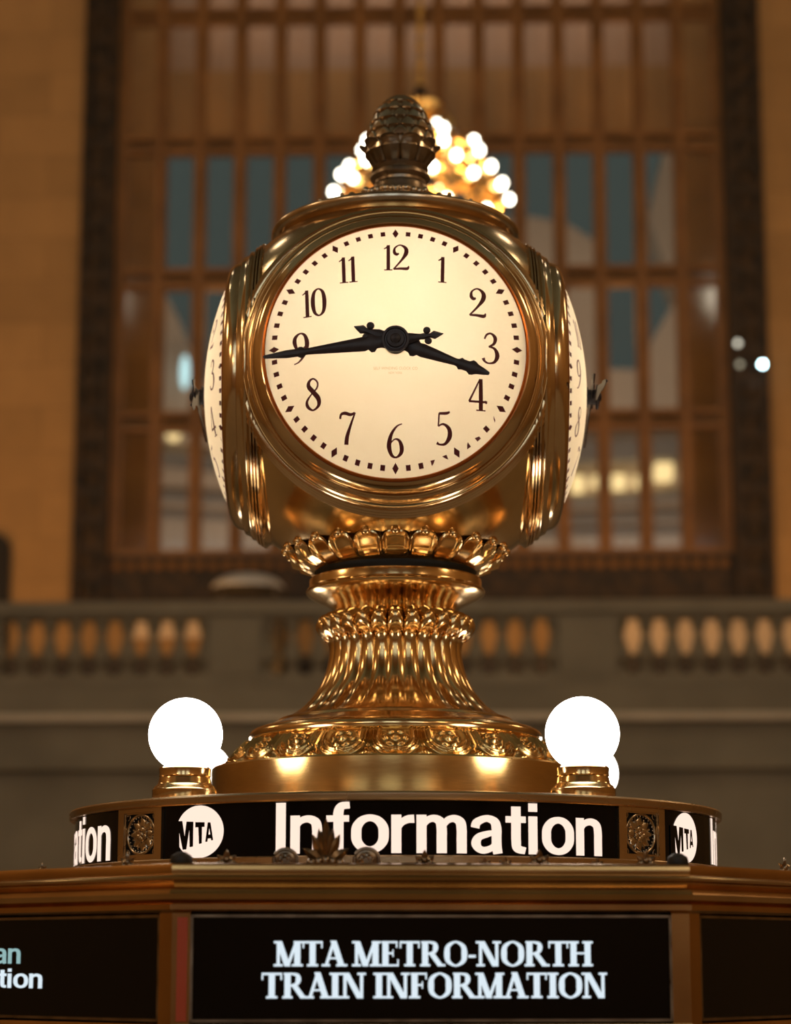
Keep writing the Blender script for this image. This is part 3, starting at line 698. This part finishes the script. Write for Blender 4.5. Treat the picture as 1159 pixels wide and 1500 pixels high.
for q in range(4):
    a = q*PI/2
    pn = MB(); a0, a1 = a-R(45-hs), a+R(45-hs)
    for i in range(41):
        t = a0+(a1-a0)*i/40
        for z in (zB, zT): pn.v.append((DR*math.sin(t), -DR*math.cos(t), z))
    pn.f = [(2*i, 2*i+2, 2*i+3, 2*i+1) for i in range(40)]
    sg = dch(pn, 'sign_panel', M['sign_black'], 60)
    s0, s1 = R(-17.7)*DR, R(36.0)*DR
    g = fit(grotesque('Information'), s0, s1, zB+.003, zT-.002)
    dch(bend(g, a, DR+.0012), 'lettering', M['sign_light'], None, sg)
    # round emblem with three shrinking block letters
    rx_, rz_ = .0735, .0640; zc = 2.5065
    em = MB(); vs = [(0, zc, 0)] + [(rx_*math.cos(2*PI*i/64), zc+rz_*math.sin(2*PI*i/64), 0) for i in range(64)]
    em.add(vs, [(0, 1+i, 1+(i+1) % 64) for i in range(64)])
    dch(bend(em, a-R(31.6), DR+.0012), 'emblem_disc', M['sign_light'], None, sg)
    lt = MB()
    def poly(*p): lt.add([((x-590)/435*rx_, zc+(700-y)/540*rz_, 0) for x, y in p][::-1], [tuple(range(len(p)))])
    poly((90,462), (225,462), (225,710), (235,1095), (90,1095)); poly((200,462), (280,465), (328,780), (345,1056), (295,1060), (225,710))
    poly((360,480), (440,486), (415,660), (365,1055), (295,1060), (328,780)); poly((415,484), (490,490), (490,1000), (425,1010), (415,660))
    poly((525,500), (695,510), (695,605), (525,610)); poly((580,590), (650,590), (650,940), (598,955))
    poly((750,515), (782,516), (780,640), (750,910), (710,915)); poly((772,516), (800,518), (850,880), (815,888), (780,640)); poly((762,765), (802,765), (814,845), (755,850))
    dch(bend(lt, a-R(31.6), DR+.0022), 'emblem_letters', M['sign_black'], None, sg)
    # rosette panel between the signs
    b0 = a+PI/4; ar = hs*PI/180*DR
    fm = MB()
    def slab(x0, x1, y0, y1, d0, d1):
        n = 6
        for i in range(n):
            u, w = x0+(x1-x0)*i/n, x0+(x1-x0)*(i+1)/n
            fm.add([(u, y0, d0), (w, y0, d0), (w, y1, d0), (u, y1, d0), (u, y0, d1), (w, y0, d1), (w, y1, d1), (u, y1, d1)], [(0, 3, 2, 1), (4, 5, 6, 7), (0, 1, 5, 4), (1, 2, 6, 5), (2, 3, 7, 6), (3, 0, 4, 7)])
    iw = ar-.026
    slab(-ar, ar, zT-.010, zT, -.01, .008); slab(-ar, ar, zB, zB+.010, -.01, .008); slab(-ar, -iw, zB+.010, zT-.010, -.01, .008); slab(iw, ar, zB+.010, zT-.010, -.01, .008)
    slab(-iw, iw, zT-.014, zT-.010, -.01, .003); slab(-iw, iw, zB+.010, zB+.014, -.01, .003); slab(-iw, -iw+.003, zB+.014, zT-.014, -.01, .003); slab(iw-.003, iw, zB+.014, zT-.014, -.01, .003)
    rp = dch(bend(fm, b0, DR), 'rosette_panel', M['drum_bronze'], None)
    fm = MB(); slab(-iw, iw, zB+.012, zT-.012, -.014, -.008); dch(bend(fm, b0, DR), 'backing', M['cart_dark'], None, rp)
    zc = (zT+zB)/2; ew, eh = iw-.006, (zT-zB)/2-.016
    rg = MB().tube([(ew*math.cos(2*PI*i/48), zc+eh*math.sin(2*PI*i/48), -.002) for i in range(49)], .0042, 8)
    for i in range(28):
        t = 2*PI*i/28; rg.ball((ew*.90*math.cos(t), zc+eh*.90*math.sin(t), -.003), .0026, 6, 4)
    for sx in (-1, 1):
        for sz in (-1, 1):
            rg.tube([(sx*(ew*.98-.010*math.sin(j*.7)*(1-j/9)), zc+sz*(eh*.96-.010*math.cos(j*.7)*(1-j/9)), -.003) for j in range(8)], .0022, 6)
    dch(bend(rg, b0, DR), 'oval_ring', M['rosette_bronze'], 60, rp)
    fl = petal_flower().map(lambda v: (v[0]*ew*.95, zc+v[1]*eh*.95, v[2]*.03-.010))
    dch(bend(fl, b0, DR), 'rosette', M['rosette_bronze'], 60, rp)

# ------------------------------------------------------------------ the clock
CB = 2.622
clock = empty('clock', (0, 0, CB))
tag(clock, 'four-faced brass globe clock on a fluted pedestal with an acorn finial', 'clock')
def cch(mb, name, m, smooth=35, parent=None):
    o = mb.build(name, m, parent or clock, smooth)
    if parent is None: o.location = (0, 0, -CB)
    return o
# pedestal
cch(MB().lathe([(.40, 2.621), (.515, 2.621), (.517, 2.626), (.517, 2.716), (.513, 2.721), (.500, 2.722), (.46, 2.722)], 160), 'base_band', M['brass_brushed'])
def foliage(th, i):
    n = 40; t = i/n
    r0 = .405+(.484-.405)*(t**.85); z0 = 2.797-(2.797-2.716)*t
    s = (th*20/(2*PI)+.5) % 1.0
    x, y = (s-.5)*.138, (t-.36)*.112; rr = math.hypot(x, y); ang = math.atan2(y, x)
    g = lambda d, w: math.exp(-(d/w)**2)
    h = .012*g(rr, .011) + .009*g(rr-.026, .0065)*(.65+.35*math.cos(6*ang))
    ru = math.hypot(x, max(0, y)*.95)                       # U-shaped stems that rise on both sides of the rosette
    h += .011*g(ru-.046, .006) + .008*g(ru-.0585, .0035)
    xs = min(s, 1-s)*.138
    h += .009*g(xs, .0035)*(1 if t < .62 else 0)
    h += .014*g(math.hypot(xs/.022, (t-.93)/.20), .75)*(.8+.2*math.cos(xs*900))
    h += .008*g(math.hypot(x/.010, (t-.86)/.13), .9)
    h *= min(1, t*14, (1-t)*14)
    return (r0+h*.9, z0+h*.6)
cch(MB().revolve(foliage, 960, 41), 'foliage_ring', M['brass_relief'], 60)
tor = [(.400, 2.792), (.406, 2.789)] + [(.378+.034*math.cos(R(a)), 2.811+.024*math.sin(R(a))) for a in range(-55, 80, 9)] + [(.370, 2.838), (.350, 2.848), (.335, 2.853), (.330, 2.860), (.316, 2.864), (.28, 2.866)]
cch(MB().lathe(tor, 160), 'torus_moulding', M['brass'])
sp = [(.15, 3.165), (.190, 3.163), (.210, 3.156), (.222, 3.146), (.2265, 3.134), (.2265, 3.122), (.222, 3.110), (.212, 3.100), (.200, 3.092), (.193, 3.084), (.189, 3.072), (.1875, 3.055), (.1885, 3.040), (.191, 3.025), (.197, 3.000), (.205, 2.978), (.215, 2.957), (.228, 2.936), (.243, 2.916), (.262, 2.896), (.282, 2.880), (.305, 2.867), (.325, 2.858)]
NF = 28
def stem(th, i):
    r, z = sp[i]; f = (th*NF/(2*PI)+.5) % 1.0; d = abs(2*f-1)        # 0 mid rib, 1 groove
    rnd = math.sqrt(max(0, 1-d**2))
    amp = .030 if 1 <= i <= 8 else (.022 if i in (9, 10) else .014)
    if i < 2: amp = .012
    rid = .005*math.exp(-((d-1)/.10)**2) if i > 9 else 0
    return (r-amp*(1-rnd)*.9+rid, z + (-.018*(d**2) if i < 8 else 0))
cch(MB().revolve(stem, NF*16, len(sp)), 'fluted_stem', M['brass'], 60)
cch(MB().lathe([(.15, 3.14), (.165, 3.150), (.175, 3.170), (.188, 3.186), (.210, 3.198), (.236, 3.210), (.248, 3.217), (.2535, 3.222), (.2545, 3.228), (.252, 3.233), (.247, 3.236), (.2455, 3.240), (.2455, 3.258), (.243, 3.262), (.20, 3.263)], 128), 'collar', M['brass'])
cch(MB().lathe([(.20, 3.258), (.224, 3.2625), (.228, 3.275), (.229, 3.288), (.20, 3.31)], 96), 'shadow_ring', M['black_gap'])  # black ring paints in the shaded gap below the petals
NPET = 24
def lotus(th, i):
    n = 14; t = i/n; f = (th*NPET/(2*PI)+.5) % 1.0; d = abs(2*f-1)
    sh = math.sqrt(max(0, 1-d**2.8))
    top = .020+.044*sh**.8
    edge = min((1-d)*.040, (1-t)*.075*(.5+.5*sh))          # distance to the petal's own outline
    lip = .006*math.exp(-((edge-.006)/.0045)**2)*min(1, t*3)
    r = .231+.060*t**.75+.017*sh*min(1, t*2.5)+.006*t**4
    return (r+lip, 3.284+top*t)
lt = cch(MB().revolve(lotus, NPET*28, 15), 'lotus_cup', M['brass'], 60)
tip0 = MB().ball((0, 0, 0), .0138, 12, 8, 1, 1, .85).build('petal_tip', M['brass'], lt, 60)
for i in range(NPET):
    t = 2*PI*i/NPET; o = tip0
    if i: o = tip0.copy(); C.objects.link(o); o.parent = lt
    o.location = (.3145*math.cos(t), .3145*math.sin(t), 3.345)
# globe body with four openings
Rs = .570; body = MB(); nt, nz = 240, 130
z_lo, z_hi = math.asin((3.29-CLOCK_Z)/Rs), math.asin(.545/Rs)
def globe_row(th, i):
    p = z_lo+(z_hi-z_lo)*i/nz; z = Rs*math.sin(p)
    return (Rs*math.cos(p), CLOCK_Z+(z if z > 0 else z*.957))
body.revolve(globe_row, nt, nz+1)
keep = []
for f in body.f:
    cx = sum(body.v[i][0] for i in f)/4; cy = sum(body.v[i][1] for i in f)/4
    if max(abs(cx), abs(cy)) < .372: keep.append(f)
body.f = keep
cch(body, 'globe_body', M['brass'], 60)
# one bezel and dial, then copied to the other three sides
def axis_lathe(prof, n=160):
    b = MB().lathe([(r, a) for a, r in prof], n)
    return b.map(lambda v: (v[0], -v[2], CLOCK_Z+v[1]))
bez = [(.445, .3545), (.464, .3545), (.470, .356), (.472, .361), (.468, .369), (.462, .377), (.452, .383), (.440, .386), (.432, .387), (.430, .391), (.433, .394), (.431, .399), (.424, .402), (.416, .405), (.411, .412), (.413, .417), (.411, .422), (.405, .423),
       (.401, .420), (.397, .424), (.396, .430), (.398, .434), (.396, .438), (.392, .438), (.390, .436), (.389, .440), (.390, .444), (.387, .447), (.383, .446), (.381, .444), (.379, .447), (.379, .451), (.376, .453), (.371, .452), (.367, .446), (.36, .435)]
bez = [p for p in bez if p[1] < .4125 and p[0] > .41] + [(.412, .4135), (.409, .4155), (.404, .4155), (.400, .413), (.397, .416), (.3965, .424), (.395, .4275), (.391, .4275), (.3895, .423), (.388, .428), (.3865, .4325), (.3825, .4325), (.381, .428), (.3795, .433), (.378, .4375), (.373, .4375), (.369, .433), (.362, .428), (.35, .425), (.325, .424)]
RG, HG, A0 = .3525, .084, .4665
RC = (RG*RG+HG*HG)/(2*HG)
def dome(rho): return A0+HG-RC+math.sqrt(max(0, RC*RC-rho*rho))
dial_profile = [(dome(RG*i/24), RG*i/24+1e-5) for i in range(25)]
def on_dial(mb, off): return mb.map(lambda v: (v[0], -(dome(math.hypot(v[0], v[1]))+off), CLOCK_Z+v[1]))
def one_dial():
    bz = cch(axis_lathe(bez), 'bezel', M['bezel_brass'], 40)
    lip = cch(axis_lathe([(.450, .3485), (.473, .3492), (.4750, .3520), (.4735, .3565), (.470, .3580)]), 'inner_lip', M['dial_lip'], 40, bz)
    dl = cch(axis_lathe(dial_profile, 128), 'dial', M['dial'], 60)
    for h in range(1, 13):
        nm = MB()
        t = 2*PI*h/12; rad = .252; hgt = .082 if h not in (10, 11, 12, 1) else .078
        g = numeral(str(h)); rot = {11: .04, 10: .05, 1: -.03, 2: -.05}.get(h, 0)
        cx, cy = rad*math.sin(t), rad*math.cos(t)-.004
        nm.merge(g, lambda v: (cx+hgt*(v[0]*math.cos(rot)-v[1]*math.sin(rot))*.95, cy+hgt*(v[0]*math.sin(rot)+v[1]*math.cos(rot)), 0))
        cch(on_dial(nm, .0008), 'numeral', M['ink'], None, dl)
    mk = MB()
    for i in range(60):
        t = 2*PI*i/60; c, s = math.cos(t), math.sin(t); rad = .3245
        if i % 5 == 0: q = [(0, .0145), (.0085, 0), (0, -.0145), (-.0085, 0)]
        else:
            w = .0062; q = [(-w, -.0072), (w, -.0072), (w, .0072), (-w, .0072)]
            if 20 <= i <= 27 and i != 22:            # chipped marks
                q = {21: [(-w, -.007), (.001, -.002), (w, .006), (0, .003)], 23: [(-w, 0), (w, -.004), (w, .007), (-w, .007)], 24: [(-w, -.007), (0, -.002), (w, .007), (-w, .007)], 26: [(-w, -.007), (w, -.007), (0, .001), (-w, .006)], 27: [(-w, -.006), (w, -.007), (w, .007), (0, .002)]}.get(i, q)
        mk.add([((rad+y)*s+x*c, (rad+y)*c-x*s, 0) for x, y in q], [tuple(range(len(q)))[::-1]])
    cch(on_dial(mk, .0008), 'minute_marks', M['ink'], None, dl)
    mt = MB().merge(fit(sans('SELF WINDING CLOCK CO', 0), -.058, .058, -.073, -.0655)).merge(fit(sans('NEW YORK', 0), -.018, .018, -.0845, -.0785))
    cch(on_dial(mt, .0008), 'maker_lettering', M['ink_faint'], None, dl)
    def hand(outline, lobes, ang, a, th):
        b = MB(); up = [(w, s) for s, w in outline]; dn = [(-w, s) for s, w in reversed(outline)]
        n = len(outline); vs = []
        for s, w in outline: vs += [(-w, s, 0), (w, s, 0), (w*.4, s, th), (-w*.4, s, th)]
        fs = []
        for i in range(n-1):
            for j in range(4): q = (j+1) % 4; fs.append((4*i+j, 4*i+q, 4*i+4+q, 4*i+4+j))
        fs += [(3, 2, 1, 0), (4*n-4, 4*n-3, 4*n-2, 4*n-1)]
        b.add(vs, fs)
        for x, s, r in lobes: b.ball((x, s, th*.4), r, 12, 8, 1, 1, .35)
        c, si = math.cos(ang), math.sin(ang)
        return b.map(lambda v: (v[0]*c+v[1]*si, -(a+v[2]), CLOCK_Z-v[0]*si+v[1]*c))
    k = 1/553
    mo = [(-70*k, .001), (-64*k, 3.5*k), (-57*k, 6.5*k), (-51*k, 3.5*k), (-47*k, 3.5*k), (-43*k, 5*k), (-36*k, 4.5*k), (-20*k, 8*k), (0, 14*k), (22*k, 9*k), (28*k, 9*k), (32*k, 14*k), (37*k, 14*k), (41*k, 9.5*k), (46*k, 11*k), (128*k, 5*k), (132*k, 5*k), (136*k, 8*k), (140*k, 8.5*k), (144*k, 6*k), (148*k, 6*k), (160*k, 6*k), (178*k, 4*k), (192*k, 2.6*k), (194*k, .8*k)]
    cch(hand(mo, [(8*k, -47*k, 5.5*k), (-8*k, -47*k, 5.5*k)], R(262.3), .574, .005), 'minute_hand', M['hand'], 30, dl)
    ho = [(-64*k, .001), (-58*k, 4*k), (-52*k, 7*k), (-46*k, 4.5*k), (-40*k, 5*k), (-28*k, 9*k), (-22*k, 9*k), (0, 14*k), (18*k, 9*k), (23*k, 10*k), (27*k, 14*k), (32*k, 13*k), (36*k, 9.5*k), (42*k, 10.5*k), (92*k, 5.5*k), (96*k, 6*k), (100*k, 9.5*k), (104*k, 8*k), (112*k, 8*k), (117*k, 11.5*k), (121*k, 10.5*k), (126*k, 7.5*k), (136*k, 5*k), (144*k, 2.5*k), (145*k, .8*k)]
    cch(hand(ho, [(9*k, -42*k, 6*k), (-9*k, -42*k, 6*k)], R(109.8), .564, .005), 'hour_hand', M['hand'], 30, dl)
    hb_ = axis_lathe([(.540, .030), (.556, .030), (.557, .022), (.580, .022), (.5805, .036), (.586, .036), (.587, .030), (.584, .028), (.584, .024), (.589, .022), (.590, .014), (.594, .012), (.596, .006), (.597, .0001)], 40)
    cch(hb_, 'hub', M['hand'], 30, dl)
    return bz, dl
bz, dl = one_dial()
def copy_tree(o, parent):
    c = o.copy(); C.objects.link(c); c.parent = parent
    for ch in o.children: copy_tree(ch, c)
    return c
for k in range(1, 4):
    for o in (bz, dl):
        c = copy_tree(o, clock); c.location = (0, 0, -CB); c.rotation_euler = (0, 0, k*PI/2)
# cap and finial
cch(MB().lathe([(.335, 4.252), (.352, 4.262), (.360, 4.270), (.364, 4.278), (.363, 4.286), (.356, 4.293), (.335, 4.302), (.312, 4.309), (.306, 4.314), (.25, 4.334), (.20, 4.350), (.172, 4.359), (.166, 4.366), (.155, 4.372), (.13, 4.384), (.10, 4.400), (.08, 4.408), (.06, 4.41)], 128), 'cap', M['bronze'])
cb = MB()
for i in range(40):
    t = 2*PI*i/40; cb.ball((.118*math.cos(t), .118*math.sin(t), 4.392), .0105, 8, 6, 1, 1, 1.0)
    t += .08; cb.ball((.100*math.cos(t), .100*math.sin(t), 4.402), .0095, 8, 6)
for i in range(16):
    t = 2*PI*(i+.5)/16; cb.ball((.152*math.cos(t), .154*math.sin(t), 4.380), .0125, 10, 8)
for i in range(24):
    t = 2*PI*i/24; cb.ball((.302*math.cos(t), .302*math.sin(t), 4.319), .006, 8, 6)
cch(cb, 'bead_ring', M['bronze'], 60)
FX = .014
sh = lambda mb: mb.map(lambda v: (v[0]+FX, v[1], v[2]))
fin = cch(sh(MB().lathe([(.092, 4.395), (.084, 4.41), (.082, 4.432), (.080, 4.440), (.077, 4.444), (.077, 4.452), (.083, 4.456), (.0885, 4.463), (.087, 4.471), (.080, 4.474), (.078, 4.480), (.082, 4.486), (.084, 4.492), (.079, 4.498), (.07, 4.50)], 80)), 'finial', M['bronze_dark'])
NC = 10
def calyx(th, i):
    n = 14; t = i/n; f = (th*NC/(2*PI)+.5) % 1.0; d = abs(2*f-1); s_ = max(0, 1-d**2.5)**.5
    r = .072+.030*math.sin(min(1, t*1.15)*PI/2)+.004*s_ + (.014*((t-.8)/.2)**2*s_ if t > .8 else 0)-.008*(1-s_)
    z = 4.496+(.052+.020*s_)*t - (.004*((t-.85)/.15) if t > .85 else 0)
    rid = .003*math.exp(-(d/.18)**2)*(1-t)
    return (r+rid, z)
cch(sh(MB().revolve(calyx, NC*20, 15)), 'calyx', M['bronze_dark'], 60, fin)
def acorn(th, i):
    n = 90; t = i/n; z = 4.535+.191*t
    r = .0985*max(0, 1-max(0, (t-.12)/.88)**2.05)**.60
    if t > .985: r = .0985*math.sqrt(max(0, 1-t))*1.0
    row = t*6.2; k = int(row); v = row-k; f = (th*12/(2*PI)+.5*(k % 2)) % 1.0; x = (f-.5)*2
    arch = 1-abs(x)**2.4                     # height of the scale tip at this position
    inside = arch*.95-v
    h = .0055*max(0, min(1, inside*5)) - .0035*v + .0035*math.exp(-((inside-.06)/.07)**2)
    return (max(0, r+h*min(1, (1-t)*6)), z)
cch(sh(MB().revolve(acorn, 240, 91)), 'acorn', M['bronze'], 60, fin)

# ------------------------------------------------------------------ globe lamps on the drum
def globe_lamp(x, y, label):
    z0 = 2.5938
    rt = empty('globe_lamp', (x, y, z0)); tag(rt, label, 'lamp', None)
    MB().lathe([(.0, .004), (.081, .004), (.083, .008), (.083, .028), (.079, .031), (.077, .036), (.070, .041), (.0675, .046), (.066, .056), (.064, .060), (.0665, .063), (.0655, .068), (.0665, .082), (.062, .086), (.03, .087)], 48).build('base', M['brass'], rt, 35)
    MB().ball((0, 0, .1695), .0945, 48, 32).build('globe', M['globe'], rt, 80)
    return rt
globe_lamp(-.535, -.560, 'glowing white globe lamp at the drum rim above the rosette beside the round emblem')
globe_lamp(.474, -.585, 'glowing white globe lamp at the drum rim above the last letters of Information')
globe_lamp(-.600, .590, 'partly hidden white globe lamp behind the globe above the round emblem')
globe_lamp(.592, .590, 'mostly hidden white globe lamp behind the globe above the last letters')

# ------------------------------------------------------------------ chandelier hanging before the great window
CYD = 27.0
cc = at(616, 250, CYD)
ch = empty('chandelier', (cc[0], cc[1], vz(300, CYD)), 0)
tag(ch, 'large gilded globe chandelier ringed with glowing bulbs behind the clock finial', 'chandelier')
pxm = at(717, 250, CYD)[0]-at(617, 250, CYD)[0]; pxm /= 100
zrel = lambda py: vz(py, CYD)-vz(300, CYD)
tiers = [(24, 180, 0), (46, 197, 6), (84, 218, 8), (104, 243, 10), (120, 268, 11), (130, 292, 13), (116, 330, 10)]
cg = MB()
NR = 16
for i in range(NR):
    t = 2*PI*i/NR
    cg.tube([(pxm*r*.93*math.cos(t), pxm*r*.93*math.sin(t), zrel(py+4)) for r, py, n in [(8, 160, 0)]+tiers], .05, 6)
cg.build('rib_frame', M['gilt'], ch, 60)
for r, py, n in tiers[1:]:
    g = MB().lathe([(pxm*r*.93-.04, zrel(py+6)-.05), (pxm*r*.93+.04, zrel(py+6)-.04), (pxm*r*.93+.04, zrel(py+6)+.04), (pxm*r*.93-.04, zrel(py+6)+.05), (pxm*r*.93-.04, zrel(py+6)-.05)], 48)
    g.build('ring', M['gilt'], ch, 40)
g = MB().lathe([(0, zrel(150)), (pxm*28, zrel(152)), (pxm*34, zrel(158)), (pxm*28, zrel(164)), (pxm*28, zrel(174)), (pxm*18, zrel(180)), (0, zrel(182))], 32); g.build('crown', M['gilt'], ch, 40)
g = MB().lathe([(0, zrel(122)), (pxm*5, zrel(126)), (pxm*11, zrel(140)), (pxm*10, zrel(148)), (0, zrel(150))], 24); g.build('cap', M['cart_dark'], ch, 40)
g = MB()
py = 122
k = 0
while py > -40:
    g.ball((0, 0, zrel(py)), pxm*(4.5 if k % 3 else 6.5), 10, 8, 1, 1, 1.2); py -= 9; k += 1
g.build('chain', M['gilt'], ch, 60)
g = MB()
for i in range(12):
    t = 2*PI*i/12
    g.merge(leafmesh(pxm*80, pxm*9, .05), lambda v: ((v[1]*-1-pxm*60)*math.cos(t)-v[0]*math.sin(t), (v[1]*-1-pxm*60)*math.sin(t)+v[0]*math.cos(t), zrel(250)+v[2]))
g.build('basket', M['gilt'], ch, 40)
bulb = None
for r, py, n in tiers:
    for i in range(n):
        t = 2*PI*(i+.5*(n == 8))/n
        if bulb is None:
            bulb = MB().ball((0, 0, 0), .05, 10, 8, 1, 1, 1.2).build('bulb', M['bulb'], ch, 60); o = bulb
        else: o = bulb.copy(); C.objects.link(o); o.parent = ch
        o.location = (pxm*r*math.cos(t), pxm*r*math.sin(t), zrel(py))
lamp('chandelier_glow', 'POINT', (cc[0], cc[1], vz(250, CYD)), 170, (1.0, .66, .30), .25, in_hall=False)

# ------------------------------------------------------------------ small things on the balcony
p = at(364, 868, 35.4)
cart = empty('covered_cart', hall((p[0], p[1], 6.38)), HALL_ROT)
tag(cart, 'grey domed canopy over a dark cart on the balcony beside the clock', 'cart')
hz = vz(863, 35.4)-6.38; rx0 = .62
dm = MB(); dm.revolve(lambda th, i: (rx0*math.cos(PI/2*i/8)+1e-4, hz+.27*math.sin(PI/2*i/8)), 32, 9); dm.build('canopy', M['canvas_grey'], cart, 60)
MB().lathe([(rx0, hz), (rx0-.02, hz-.10), (.3, hz-.10), (.0001, hz-.08)], 32).build('canopy_lining', M['cart_dark'], cart, 40)
MB().box(-.50, .62, -.4, .4, .12, hz-.16).build('body', M['cart_dark'], cart)
for sx in (-.42, .5):
    for sy in (-.34, .34): MB().tube([(sx, sy, .05), (sx, sy, hz+.02)], .025, 8).build('post', M['bronze_dark'], cart, 60)
for sx in (-.35, .45): MB().tube([(sx, -.42, .11), (sx, .42, .11)], .11, 20).build('wheel', M['cart_dark'], cart, 40)

def spot(px, py, m, label):
    p = at(px, py, 37.75); rt = empty('spot_lamp', hall(p), HALL_ROT); tag(rt, label, 'lamp')
    MB().tube([(0, -.02, 0), (0, .16, .02)], [.05, .065], 14).build('housing', M['bronze_dark'], rt, 40)
    MB().ball((0, -.03, 0), .048, 14, 10).build('lens', m, rt, 60)
M['cool_lamp_dim'] = emit('dim_spot_lamp', (0.8, 0.75, 0.6), 2.4)
M['cool_lamp_faint'] = emit('faint_spot_lamp', (0.8, 0.72, 0.5), 0.9)
spot(1111, 538, M['cool_lamp'], 'bright bluish spot lamp on the dark window surround')
spot(1075, 507, M['cool_lamp_dim'], 'dim spot lamp on the surround, uppermost of the small three')
spot(1078, 538, M['cool_lamp_faint'], 'faint spot lamp on the surround level with the bright bluish one')
